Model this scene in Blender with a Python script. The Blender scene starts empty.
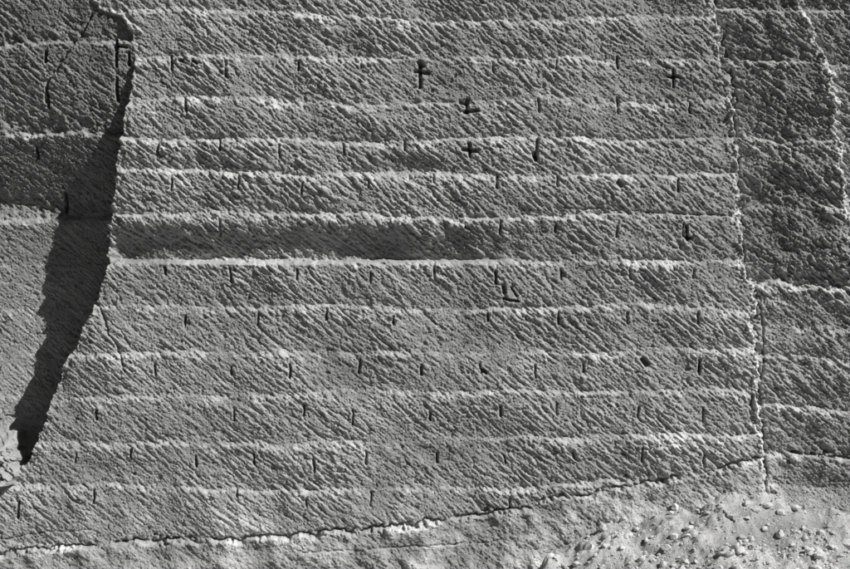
import bpy, math, numpy as np
from mathutils import Vector
S = 0.01            # metres per unit of the wall survey (1 unit = 1 cm)
rng = np.random.default_rng(7)

# ------------------------------------------------------------ helpers
def axis(a, b, step, ext_a, ext_b, g=1.05):
    core = list(np.arange(a, b + 1e-6, step))
    def grow(ext):
        out, d, s = [], 0, step
        while d < ext:
            s *= g; d += s; out.append(d)
        return out
    lo = [a - d for d in grow(ext_a)][::-1]
    hi = [core[-1] + d for d in grow(ext_b)]
    return np.array(lo + core + hi), len(lo)

def fnoise(shape, wl_min, wl_max, beta, ang=None, stretch=1.0):
    ny, nx = shape
    fy = np.fft.fftfreq(ny)[:, None]; fx = np.fft.rfftfreq(nx)[None, :]
    if ang is not None:
        c, s = math.cos(ang), math.sin(ang)
        fr = np.sqrt(((fx*c + fy*s)*stretch)**2 + (-fx*s + fy*c)**2)
    else:
        fr = np.sqrt(fx**2 + fy**2)
    fr[0, 0] = 1
    amp = fr**(-beta) * np.exp(-(fr*wl_min)**2) * (1 - np.exp(-(fr*wl_max)**2))
    amp[0, 0] = 0
    F = np.fft.rfft2(rng.standard_normal(shape)) * amp
    n = np.fft.irfft2(F, s=shape)
    return (n - n.mean()) / n.std()

def sst(x, a, b):
    t = np.clip((x - a) / (b - a), 0, 1)
    return t*t*(3 - 2*t)

def grid_object(name, V, ny, nx, mat, attrs=None, flip=False):
    me = bpy.data.meshes.new(name)
    idx = np.arange(ny*nx, dtype=np.int32).reshape(ny, nx)
    a, b, c, d = idx[:-1, :-1], idx[:-1, 1:], idx[1:, 1:], idx[1:, :-1]
    q = np.stack([a, d, c, b] if not flip else [a, b, c, d], -1).reshape(-1, 4)
    nf = len(q)
    me.vertices.add(ny*nx); me.vertices.foreach_set("co", V.astype(np.float32).ravel())
    me.loops.add(nf*4); me.loops.foreach_set("vertex_index", q.ravel())
    me.polygons.add(nf)
    me.polygons.foreach_set("loop_start", np.arange(0, nf*4, 4, dtype=np.int32))
    me.update(calc_edges=True)
    me.polygons.foreach_set("use_smooth", np.ones(nf, dtype=bool))
    for k, arr in (attrs or {}).items():
        at = me.attributes.new(k, 'FLOAT', 'POINT')
        at.data.foreach_set("value", arr.astype(np.float32).ravel())
    me.materials.append(mat)
    ob = bpy.data.objects.new(name, me)
    bpy.context.scene.collection.objects.link(ob)
    return ob

def stone_mat(name, base, bump_d, scale, use_attr=True):
    m = bpy.data.materials.new(name); m.use_nodes = True
    nt = m.node_tree; N = nt.nodes; L = nt.links
    b = N["Principled BSDF"]; b.inputs["Roughness"].default_value = 0.95
    b.inputs["Specular IOR Level"].default_value = 0.1
    tc = N.new("ShaderNodeTexCoord")
    n1 = N.new("ShaderNodeTexNoise"); n1.inputs["Scale"].default_value = 1.3; n1.inputs["Detail"].default_value = 8
    n2 = N.new("ShaderNodeTexNoise"); n2.inputs["Scale"].default_value = scale; n2.inputs["Detail"].default_value = 4
    n2.inputs["Roughness"].default_value = 0.7
    for n in (n1, n2): L.new(tc.outputs["Object"], n.inputs["Vector"])
    r1 = N.new("ShaderNodeMapRange"); r1.inputs[1].default_value = .3; r1.inputs[2].default_value = .7
    r1.inputs[3].default_value = base*0.84; r1.inputs[4].default_value = base*1.16
    r2 = N.new("ShaderNodeMapRange"); r2.inputs[1].default_value = .3; r2.inputs[2].default_value = .7
    r2.inputs[3].default_value = 0.60; r2.inputs[4].default_value = 1.36
    L.new(n1.outputs["Fac"], r1.inputs[0]); L.new(n2.outputs["Fac"], r2.inputs[0])
    mul = N.new("ShaderNodeMath"); mul.operation = 'MULTIPLY'
    L.new(r1.outputs[0], mul.inputs[0]); L.new(r2.outputs[0], mul.inputs[1])
    last = mul.outputs[0]
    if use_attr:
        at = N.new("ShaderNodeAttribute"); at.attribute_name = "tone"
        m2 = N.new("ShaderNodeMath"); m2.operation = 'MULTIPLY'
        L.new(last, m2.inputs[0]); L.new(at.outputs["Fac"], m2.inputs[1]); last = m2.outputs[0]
    cmb = N.new("ShaderNodeCombineColor")
    for i in range(3): L.new(last, cmb.inputs[i])
    L.new(cmb.outputs[0], b.inputs["Base Color"])
    bp = N.new("ShaderNodeBump"); bp.inputs["Strength"].default_value = 1.0
    bp.inputs["Distance"].default_value = bump_d
    L.new(n2.outputs["Fac"], bp.inputs["Height"]); L.new(bp.outputs[0], b.inputs["Normal"])
    return m

# ------------------------------------------------------------ quarry wall
px, x0 = axis(-60, 910, 0.8, 2500, 2500)
py, y0 = axis(-50, 620, 0.8, 600, 120)
nx, ny = len(px), len(py); shp = (ny, nx)
PX, PY = np.meshgrid(px, py)
big = fnoise(shp, 60, 400, 1.5)
mid = fnoise(shp, 20, 120, 1.3)
sm = fnoise(shp, 6, 40, 1.0)
jag = fnoise(shp, 4, 60, 1.2)
grain = fnoise(shp, 1.3, 6, 0.2)
diag = fnoise(shp, 1.5, 14, 0.5, math.radians(38), 5.0)
wig = fnoise(shp, 25, 200, 1.4, 0.0, 3.0)
crumb = fnoise(shp, 2.5, 14, 0.6)

edgeL = np.interp(PY, [-600, 0, 8, 16, 30, 70, 110, 165, 220, 262, 280, 310, 340, 370, 405, 435, 460, 484, 492, 700],
                      [150, 92, 100, 120, 131, 134, 126, 116, 109, 105, 102, 91, 77, 62, 48, 39, 26, 12, -700, -2600]) + jag*1.2
D = np.interp(PY, [-600, 0, 12, 40, 60, 100, 130, 165, 200, 216, 240, 270, 310, 345, 370, 400, 440, 470, 487],
                  [0, 1, 2, 3, 6, 12, 17, 28, 42, 48, 54, 58, 61, 62, 60, 57, 53, 34, 8])
edgeR = np.interp(PY, [-600, 0, 50, 100, 150, 200, 250, 275, 282, 330, 380, 430, 480, 520, 700],
                      [700, 714, 721, 733, 737, 739, 743, 746, 753, 752, 757, 760, 765, 768, 780]) + jag*2.2
edge2 = np.interp(PY, [-600, 0, 40, 75, 110, 150, 190, 235, 300, 700],
                      [770, 800, 813, 829, 835, 837, 844, 848, 860, 950]) + jag*2.2
crack = np.interp(PX, [-2600, -60, 0, 60, 130, 230, 340, 420, 480, 520, 560, 600, 640, 700, 762, 3500],
                      [575, 562, 554, 547, 542, 540, 532, 524, 515, 508, 499, 493, 485, 473, 458, 455]) + jag*1.8

def courses(ledges, amps, warp, ramp=4.2):
    L = np.array(ledges, float); A = np.array(amps, float)
    w = PY - warp
    i = np.clip(np.searchsorted(L, w.ravel()).reshape(shp), 1, len(L)-1)
    d = w - L[i-1]; H = L[i] - L[i-1]
    vary = np.clip(1 + 0.4*mid + .25*big + .2*sm, 0.3, 2.2)
    a = A[i-1]*vary; ap = A[np.clip(i-2, 0, None)]*vary
    rmp = ramp*np.clip(1.15 + .45*sm + .2*mid, .6, 2.4)
    t = np.clip(d/H, 0, 1)
    up = 1 - np.clip(d/rmp, 0, 1)
    h = -ap*(up**1.3) - a*np.clip((d-rmp)/(H-rmp), 0, 1)**1.9
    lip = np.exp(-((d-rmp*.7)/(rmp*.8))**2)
    return h, lip, i, d, H

LM = [-600, -360, -320, -280, -240, -200, -160, -118, -74, -31, 12, 56, 97, 135, 172, 215, 261, 308, 351, 397, 442, 487, 545, 800]
AM = [3, 3, 3, 3, 3, 3, 3, 3, 3, 3.6, 3.6, 3.8, 4.4, 4.2, 4.5, 4.8, 3.8, 3.0, 2.8, 3.2, 3.8, 3.2, 2, 2]
tilt = 6*np.clip((PX-130)/600, 0, 1.0)*np.clip(1-PY/230, -0.9, 1)
hM, lipM, iM, dM, HM = courses(LM, AM, tilt + wig*2.2 + jag*.8)
hM = hM + big*2.4 + mid*0.8
scm = (1 - sst(PX + mid*8 + (PY-240)*-1.2, 370, 540)) * sst(PX, 98, 126)
uc = sst(PY, 220, 248)*.85 + .15*sst(PY, 240, 260)
uc = uc * (1 - sst(PY + wig*1.0 + jag*.5, 258.5, 263.5))
hM = hM - scm*uc*16
band = scm*sst(PY, 221, 228)*(1-sst(PY, 256, 261))
sc2 = np.exp(-((PX-400)/60)**2); hM = hM - sc2*sst(PY, 150, 170)*(1-sst(PY, 170, 176))*4

LR = [-600, -300, -220, -140, -60, 10, 62, 140, 205, 279, 325, 357, 410, 455, 484, 560, 800]
AR = [4, 4, 4, 4, 4, 5, 6, 6, 8, 4, 4, 5, 7, 4, 2, 2, 2]
hR, lipR, _, _, _ = courses(LR, AR, wig*2.5 + jag*1.0 + 0.03*(PX-800), 4.6)
slopeR = 0.21*(1-sst(PY, 270, 290)) + 0.09*sst(PY, 270, 290)
hR = hR - 9 + slopeR*np.clip(PX - edgeR, 0, 160) + big*1.8 + mid*1.6
hR = hR - 11*sst(PX - edge2, -2, 5)*(1-sst(PY, 255, 280)) - 5*(1-sst(PY, 276, 284)) * 1.0 + 0.28*np.clip(PY-488, 0, 90)

LL = [-600, -300, -220, -140, -60, 40, 130, 216, 262, 308, 352, 398, 487, 800]
AL = [5, 5, 5, 5, 5, 5, 6, 1.6, 1.3, 1.2, 1.3, 1.2, 2, 2]
hL, lipL, _, _, _ = courses(LL, AL, wig*2.0 + jag*.8, 4.0)
lowL = sst(PY, 205, 225)
hL = hL - D + (big*1.2 + mid*0.6)*(1-.5*lowL) - 0.12*np.clip(110 - PX, 0, 300)*(1-sst(PY, 200, 225))
knob = np.exp(-(np.clip(np.abs(PX-(-6+0.12*(PY-435)))/(20+5*mid+2*sm), 0, 9)**3 + np.abs((PY-470)/(31+2*mid))**4))
hL = hL + (46+3*sm+2*diag)*knob

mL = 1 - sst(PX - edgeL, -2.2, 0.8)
mR = sst(PX - edgeR, -1.2, 3.4)
h = hM*(1-mL)*(1-mR) + hL*mL + hR*mR
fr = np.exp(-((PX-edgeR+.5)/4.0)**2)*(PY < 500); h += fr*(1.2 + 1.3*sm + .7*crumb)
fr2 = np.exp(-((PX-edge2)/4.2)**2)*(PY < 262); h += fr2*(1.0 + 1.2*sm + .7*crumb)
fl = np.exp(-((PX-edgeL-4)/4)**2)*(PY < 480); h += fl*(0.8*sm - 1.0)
h -= 8*np.exp(-((PX-edgeR-5)/1.5)**2)*sst(sm, -.8, .3)*(PY < 500)

# basal apron below the crack
below = PY - crack
ap = sst(below, -0.5, 3.5)
base_m = ap*sst(-PX, -790, -735)
h = h*(1-base_m) + base_m*(2.2 + 1.8*np.exp(-((below-3)/6)**2) + 0.12*np.clip(below, 0, 200) + big*1.4 + mid*1.3 + sm*0.25)
h -= 6.5*np.exp(-((below+1.6)/1.5)**2)*sst(mid+.5*sm, -1.4, 0.4)*(PX < 765)
smooth = base_m*np.clip(.5+.35*mid, .1, .85) + (1-base_m)*sst(PY, 505, 530)*0.5*sst(mid, -.5, .8)
smooth = np.clip(np.maximum(smooth, .75*sst(PY, 488, 500)*mR), 0, .9)

strokeH = np.zeros(shp)
IX = np.arange(nx); JY = np.arange(ny)
def stamp(cx, cy, length, w, dep, ang, target):
    i0 = np.interp(cx, px, IX); j0 = np.interp(cy, py, JY)
    r = int(length*0.55/0.8) + 4
    a, b = int(i0)-r, int(i0)+r+1; c, d = int(j0)-r, int(j0)+r+1
    a, c = max(a, 0), max(c, 0); b, d = min(b, nx), min(d, ny)
    if b <= a or d <= c: return
    xx = (np.arange(a, b)-i0)[None, :]*0.8; yy = (np.arange(c, d)-j0)[:, None]*0.8
    ca, sa = math.cos(ang), math.sin(ang)
    u = (xx*ca + yy*sa)/(length*0.5); v = (-xx*sa + yy*ca) + 1.2*u*u
    prof = np.clip(1-u*u, 0, 1)**.6
    cs = np.where(v < 0, np.exp(-(v/(w*1.6))**2), np.exp(-(v/(w*.75))**2))
    target[c:d, a:b] -= dep*prof*cs
lv = [-50, -31] + LM[10:22] + [530, 575, 620]
for k in range(len(lv)-1):
    top, bot = lv[k], lv[k+1]; Hc = bot-top
    if Hc < 15: continue
    for layer in range(2):
        x = -70.0
        base_ang = math.radians(rng.uniform(34, 45))
        while x < 920:
            x += rng.uniform(2.9, 5.0)
            ln = Hc*rng.uniform(0.4, 0.95)
            stamp(x, top + Hc*(0.28+0.42*layer) + rng.normal(0, 5), ln, rng.uniform(0.75, 1.15), rng.uniform(0.5, 1.3),
                  base_ang + rng.normal(0, .07), strokeH)
for _ in range(18000):
    stamp(rng.uniform(-60, 910), rng.uniform(-50, 600), rng.uniform(5, 16), rng.uniform(0.6, 1.0), rng.uniform(0.4, 1.1),
          math.radians(rng.normal(38, 8)), strokeH)
leftsoft = 1 - mL*(0.2 + 0.3*lowL)
patch = np.clip(1 + .25*mid + .15*big, .5, 1.6)
amp = (1-smooth)*leftsoft*(1 + .5*band + .3*mR)*patch
h += strokeH*0.70*amp
h += diag*0.38*amp + sm*0.16*(1-.4*mL) + grain*(0.32 + .10*mR)*(1-.2*smooth)*(1-.2*mL*lowL)
pit = fnoise(shp, 1.9, 8, 0.5)
h -= np.clip(pit-1.5, 0, 2)*1.9*(1-0.3*smooth)
chip = fnoise(shp, 5, 22, 1.0)
h -= sst(chip, 1.6, 2.1)*1.6*(1-smooth)

# wedge slots and crosses
def slot(cx, cy, ln, w, dep, ang=90):
    a = math.radians(ang + rng.normal(0, 3)); r = int(ln/0.8)+8
    i0 = int(np.interp(cx, px, IX)); j0 = int(np.interp(cy, py, JY))
    sl = (slice(max(j0-r, 0), j0+r), slice(max(i0-r, 0), i0+r))
    X = PX[sl]-cx; Y = PY[sl]-cy
    u = X*math.cos(a)+Y*math.sin(a); v = -X*math.sin(a)+Y*math.cos(a) + jag[sl]*.35
    m = (1-sst(np.abs(u), ln*.5-2.5, ln*.5+.5))*(1-sst(np.abs(v), w*.3, w*.5+.8))
    h[sl] -= dep*m
rows = {66: [170, 225, 297, 360, 492, 555, 618], 106: [185, 540, 618, 690], 150: [158, 220, 280, 345, 405],
        183: [172, 240, 303, 368, 433, 497, 558, 680], 228: [219, 500, 555, 617, 685], 275: [165, 232, 297, 370, 435, 497, 562, 630, 693],
        318: [185, 257, 327, 393, 487, 558, 630, 697], 370: [157, 231, 290, 360, 420, 482, 535, 585, 700],
        413: [97, 234, 303, 355, 430, 499, 555, 638, 703], 457: [75, 130, 195, 255, 313, 367, 437, 505, 575, 640, 703],
        497: [93, 238, 305, 372, 508]}
for y, xs in rows.items():
    for x in xs:
        slot(x + rng.normal(0, 1), y + rng.normal(0, 2.5), rng.uniform(10, 18), rng.uniform(1.1, 2.1), rng.uniform(4, 8))
for (x, y, l, w) in [(115, 52, 30, 2.4), (128, 58, 16, 1.8), (18, 510, 20, 2), (537, 150, 24, 3.0), (43, 95, 22, 2), (56, 200, 22, 2.2),
                     (43, 55, 14, 2), (420, 76, 26, 3.2), (467, 106, 18, 3.6), (470, 150, 17, 3.2), (674, 78, 20, 2.0), (687, 233, 18, 2.6),
                     (115, 88, 26, 2.5), (752, 400, 14, 3), (30, 150, 14, 2), (700, 366, 15, 2)]:
    slot(x, y, l, w, 9)
for (x, y, l, w, a) in [(422, 72, 18, 3.4, 5), (471, 111, 18, 3.4, -8), (463, 103, 10, 3.4, 20), (470, 150, 18, 3.6, 2), (674, 77, 14, 2.2, 0), (119, 46, 16, 3, 0),
                        (421, 64, 10, 5, 60), (620, 184, 10, 5, 45), (645, 362, 12, 6, 50), (484, 372, 8, 3, 45), (690, 238, 7, 3, 0), (535, 156, 11, 4, 60),
                        (195, 62, 8, 3, 30), (181, 60, 7, 3, 20), (504, 289, 11, 4, 75), (511, 300, 18, 1.6, 14), (514, 292, 14, 1.2, 55)]:
    slot(x, y, l, w, 9, a)
def crackline(pts, w=1.1, dep=3.5):
    for (xa, ya), (xb, yb) in zip(pts[:-1], pts[1:]):
        n = int(math.hypot(xb-xa, yb-ya)/3)+1
        a = math.degrees(math.atan2(yb-ya, xb-xa))
        for k in range(n):
            t = (k+.5)/n
            slot(xa+(xb-xa)*t + rng.normal(0, .6), ya+(yb-ya)*t + rng.normal(0, .6), 6.5, w*rng.uniform(.6, 1.6), dep*rng.uniform(.3, 1), a)
crackline([(92, 12), (80, 32), (62, 55), (45, 78), (40, 100)], 1.5, 5)
crackline([(93, 300), (104, 316), (108, 335), (118, 348), (124, 372)], 1.4, 3.5)
crackline([(104, 316), (120, 330), (128, 345)], .9, 2)
crackline([(556, 207), (600, 209), (650, 212), (738, 216)], .8, 2.2)
crackline([(790, 452), (830, 457), (870, 460)], 2.4, 6)
crackline([(758, 395), (764, 430), (768, 470), (766, 500)], 2.0, 6)
crackline([(760, 290), (766, 340), (764, 380)], 1.3, 4)
crackline([(300, 551), (360, 549), (430, 545), (500, 540)], .8, 2)
crackline([(0, 540), (40, 533), (90, 530)], .9, 2)

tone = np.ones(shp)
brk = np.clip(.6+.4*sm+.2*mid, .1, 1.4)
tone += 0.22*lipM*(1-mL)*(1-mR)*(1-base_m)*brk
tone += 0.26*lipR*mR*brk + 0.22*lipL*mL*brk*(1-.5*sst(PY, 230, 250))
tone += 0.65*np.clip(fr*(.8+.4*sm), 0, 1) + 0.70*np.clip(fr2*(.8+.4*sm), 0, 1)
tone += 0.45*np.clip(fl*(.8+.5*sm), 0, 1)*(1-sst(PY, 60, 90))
tone += 0.30*np.exp(-((below-5)/4)**2)*(PX < 765)*np.clip(.5+.6*mid, 0, 1.2)
tone += 0.45*smooth*mR + 0.45*smooth*np.clip(mid*.8-.2, 0, 1)
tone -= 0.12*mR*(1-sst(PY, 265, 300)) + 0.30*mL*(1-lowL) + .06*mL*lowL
tone *= 1 + 0.06*big + .05*mid + .04*sm + .05*grain
tone *= 1 - .12*base_m*(PX < 600)*np.clip(.4-mid, 0, 1)
tone = np.clip(tone, .5, 2.0)

V = np.empty((ny, nx, 3))
V[..., 0] = (PX-425)*S; V[..., 1] = -h*S; V[..., 2] = (569-PY)*S
for k, back in enumerate([200.0, 6.0, 1.0]):
    V[k, :, 1] = back; V[k, :, 2] = V[3, :, 2] + 0.02*back
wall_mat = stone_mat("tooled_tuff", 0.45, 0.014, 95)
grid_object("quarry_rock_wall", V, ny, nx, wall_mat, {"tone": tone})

# ------------------------------------------------------------ ground
gx, _ = axis(455, 915, 1.1, 60000, 60000, 1.09)
gyv, _ = axis(-170, 30, 1.0, 60000, 0.5, 1.09)
gy = gyv
GX, GY = np.meshgrid(gx, gy); gs = GX.shape
foot = np.interp(GX, [-3000, 300, 480, 515, 545, 590, 640, 700, 745, 800, 850, 950, 4000],
                     [-40, -38, -24, -2, 24, 42, 58, 66, 69, 58, 48, 44, 30])
z = foot - 0.50*np.clip(-GY, 0, None) + 9*np.exp(-((GX-748)/34)**2 - (np.clip(-GY, 0, None)/45)**2)
g1 = fnoise(gs, 20, 120, 1.5); g2 = fnoise(gs, 7, 30, 1.2); g3 = fnoise(gs, 1.8, 9, .6)
z = z + g1*4.6 + g2*1.5 + g3*.34
z = -110 + np.logaddexp(0, (z+110)/8)*8
z = np.where(GY < -400, -110 + (z+110)*0.2, z)
GV = np.stack([(GX-425)*S, GY*S, z*S], -1)
gt = np.clip(1 + .16*g1 + .08*g2 + .05*g3, .6, 1.5)
# pale spoil only near the face; unseen ground beyond darkened to cut bounce light
far = sst(-GY, 200, 500)
gt = gt*(1-far) + far*0.2
ground_mat = stone_mat("dusty_spoil", 0.45, 0.018, 70)
grid_object("ground", GV, *gs, ground_mat, {"tone": gt}, flip=True)

# ------------------------------------------------------------ rubble (one mesh)
import bmesh
def ico(sub):
    bm = bmesh.new(); bmesh.ops.create_icosphere(bm, subdivisions=sub, radius=1)
    v = np.array([p.co[:] for p in bm.verts]); f = np.array([[q.index for q in p.verts] for p in bm.faces]); bm.free()
    return v, f
iv, iF = ico(2)
def rock(size, flat=.6):
    v = iv.copy()
    for _ in range(8):
        n = rng.standard_normal(3); n /= np.linalg.norm(n)
        d = v@n; lim = rng.uniform(.45, .8)
        v -= np.clip(d-lim, 0, None)[:, None]*n
    v *= 1 + rng.normal(0, .04, (len(v), 1))
    v *= np.array([rng.uniform(.8, 1.5), rng.uniform(.8, 1.2), rng.uniform(.6, .95)*flat/.6])*size
    a = rng.uniform(0, 6.28); t = rng.normal(0, .3)
    Rz = np.array([[math.cos(a), -math.sin(a), 0], [math.sin(a), math.cos(a), 0], [0, 0, 1]])
    Rx = np.array([[1, 0, 0], [0, math.cos(t), -math.sin(t)], [0, math.sin(t), math.cos(t)]])
    return v@Rz.T@Rx.T
def gz(x, y):
    i = int(np.argmin(abs(gx-x))); j = int(np.argmin(abs(gy-y))); return z[j, i]
def build(name, items):
    vs, fs, off = [], [], 0
    for (x, y, s) in items:
        v = rock(s); v = v + np.array([x-425, y, gz(x, y)+s*.30])
        vs.append(v*S); fs.append(iF+off); off += len(iv)
    me = bpy.data.meshes.new(name)
    me.from_pydata(np.concatenate(vs).tolist(), [], np.concatenate(fs).tolist())
    me.materials.append(rub_mat)
    ob = bpy.data.objects.new(name, me); bpy.context.scene.collection.objects.link(ob)
rub_mat = stone_mat("broken_stone", 0.58, 0.004, 70, use_attr=False)
items = []
cl = [(rng.uniform(540, 900), rng.uniform(-140, -5), rng.uniform(8, 30)) for _ in range(24)]
for _ in range(5200):
    if rng.random() < .6:
        c = cl[rng.integers(len(cl))]; x = rng.normal(c[0], c[2]); y = rng.normal(c[1], c[2])
    else:
        x = rng.uniform(500, 910); y = rng.uniform(-165, 0)
    if y > -2 or y < -168: continue
    items.append((x, y, min(0.55*rng.pareto(1.9)+.4, 5.0)))
build("rubble", items)
build("fallen_rock", [(806, -62, 11)])
build("fallen_rock.001", [(838, -40, 8)])
build("fallen_rock.002", [(548, -30, 6)])
build("fallen_rock.003", [(625, -30, 5)])

# ------------------------------------------------------------ light
s = Vector((0.62, -0.44, 0.65)).normalized()
sun = bpy.data.lights.new("sun", 'SUN'); sun.energy = 5.0; sun.angle = math.radians(.5); sun.color = (1, .995, .985)
so = bpy.data.objects.new("sun", sun); so.rotation_euler = s.to_track_quat('Z', 'Y').to_euler()
bpy.context.scene.collection.objects.link(so)
w = bpy.data.worlds.new("World"); bpy.context.scene.world = w; w.use_nodes = True
nt = w.node_tree; bg = nt.nodes["Background"]
sky = nt.nodes.new("ShaderNodeTexSky"); sky.sky_type = 'NISHITA'; sky.sun_disc = False
sky.air_density = 0.3; sky.dust_density = 0.1; sky.altitude = 3000
sky.sun_elevation = math.asin(s.z); sky.sun_rotation = math.atan2(s.x, s.y)
bw = nt.nodes.new("ShaderNodeRGBToBW")
nt.links.new(sky.outputs[0], bw.inputs[0]); nt.links.new(bw.outputs[0], bg.inputs[0]); bg.inputs[1].default_value = 0.05

# ------------------------------------------------------------ camera
cam = bpy.data.cameras.new("camera"); co = bpy.data.objects.new("camera", cam)
bpy.context.scene.collection.objects.link(co)
co.location = (0, -18, 2.845); co.rotation_euler = (math.radians(90), 0, 0)
cam.sensor_width = 36; cam.lens = 36*18/8.5; cam.clip_end = 3000
sc_ = bpy.context.scene; sc_.camera = co
sc_.view_settings.view_transform = 'Standard'; sc_.view_settings.look = 'None'; sc_.view_settings.exposure = 0
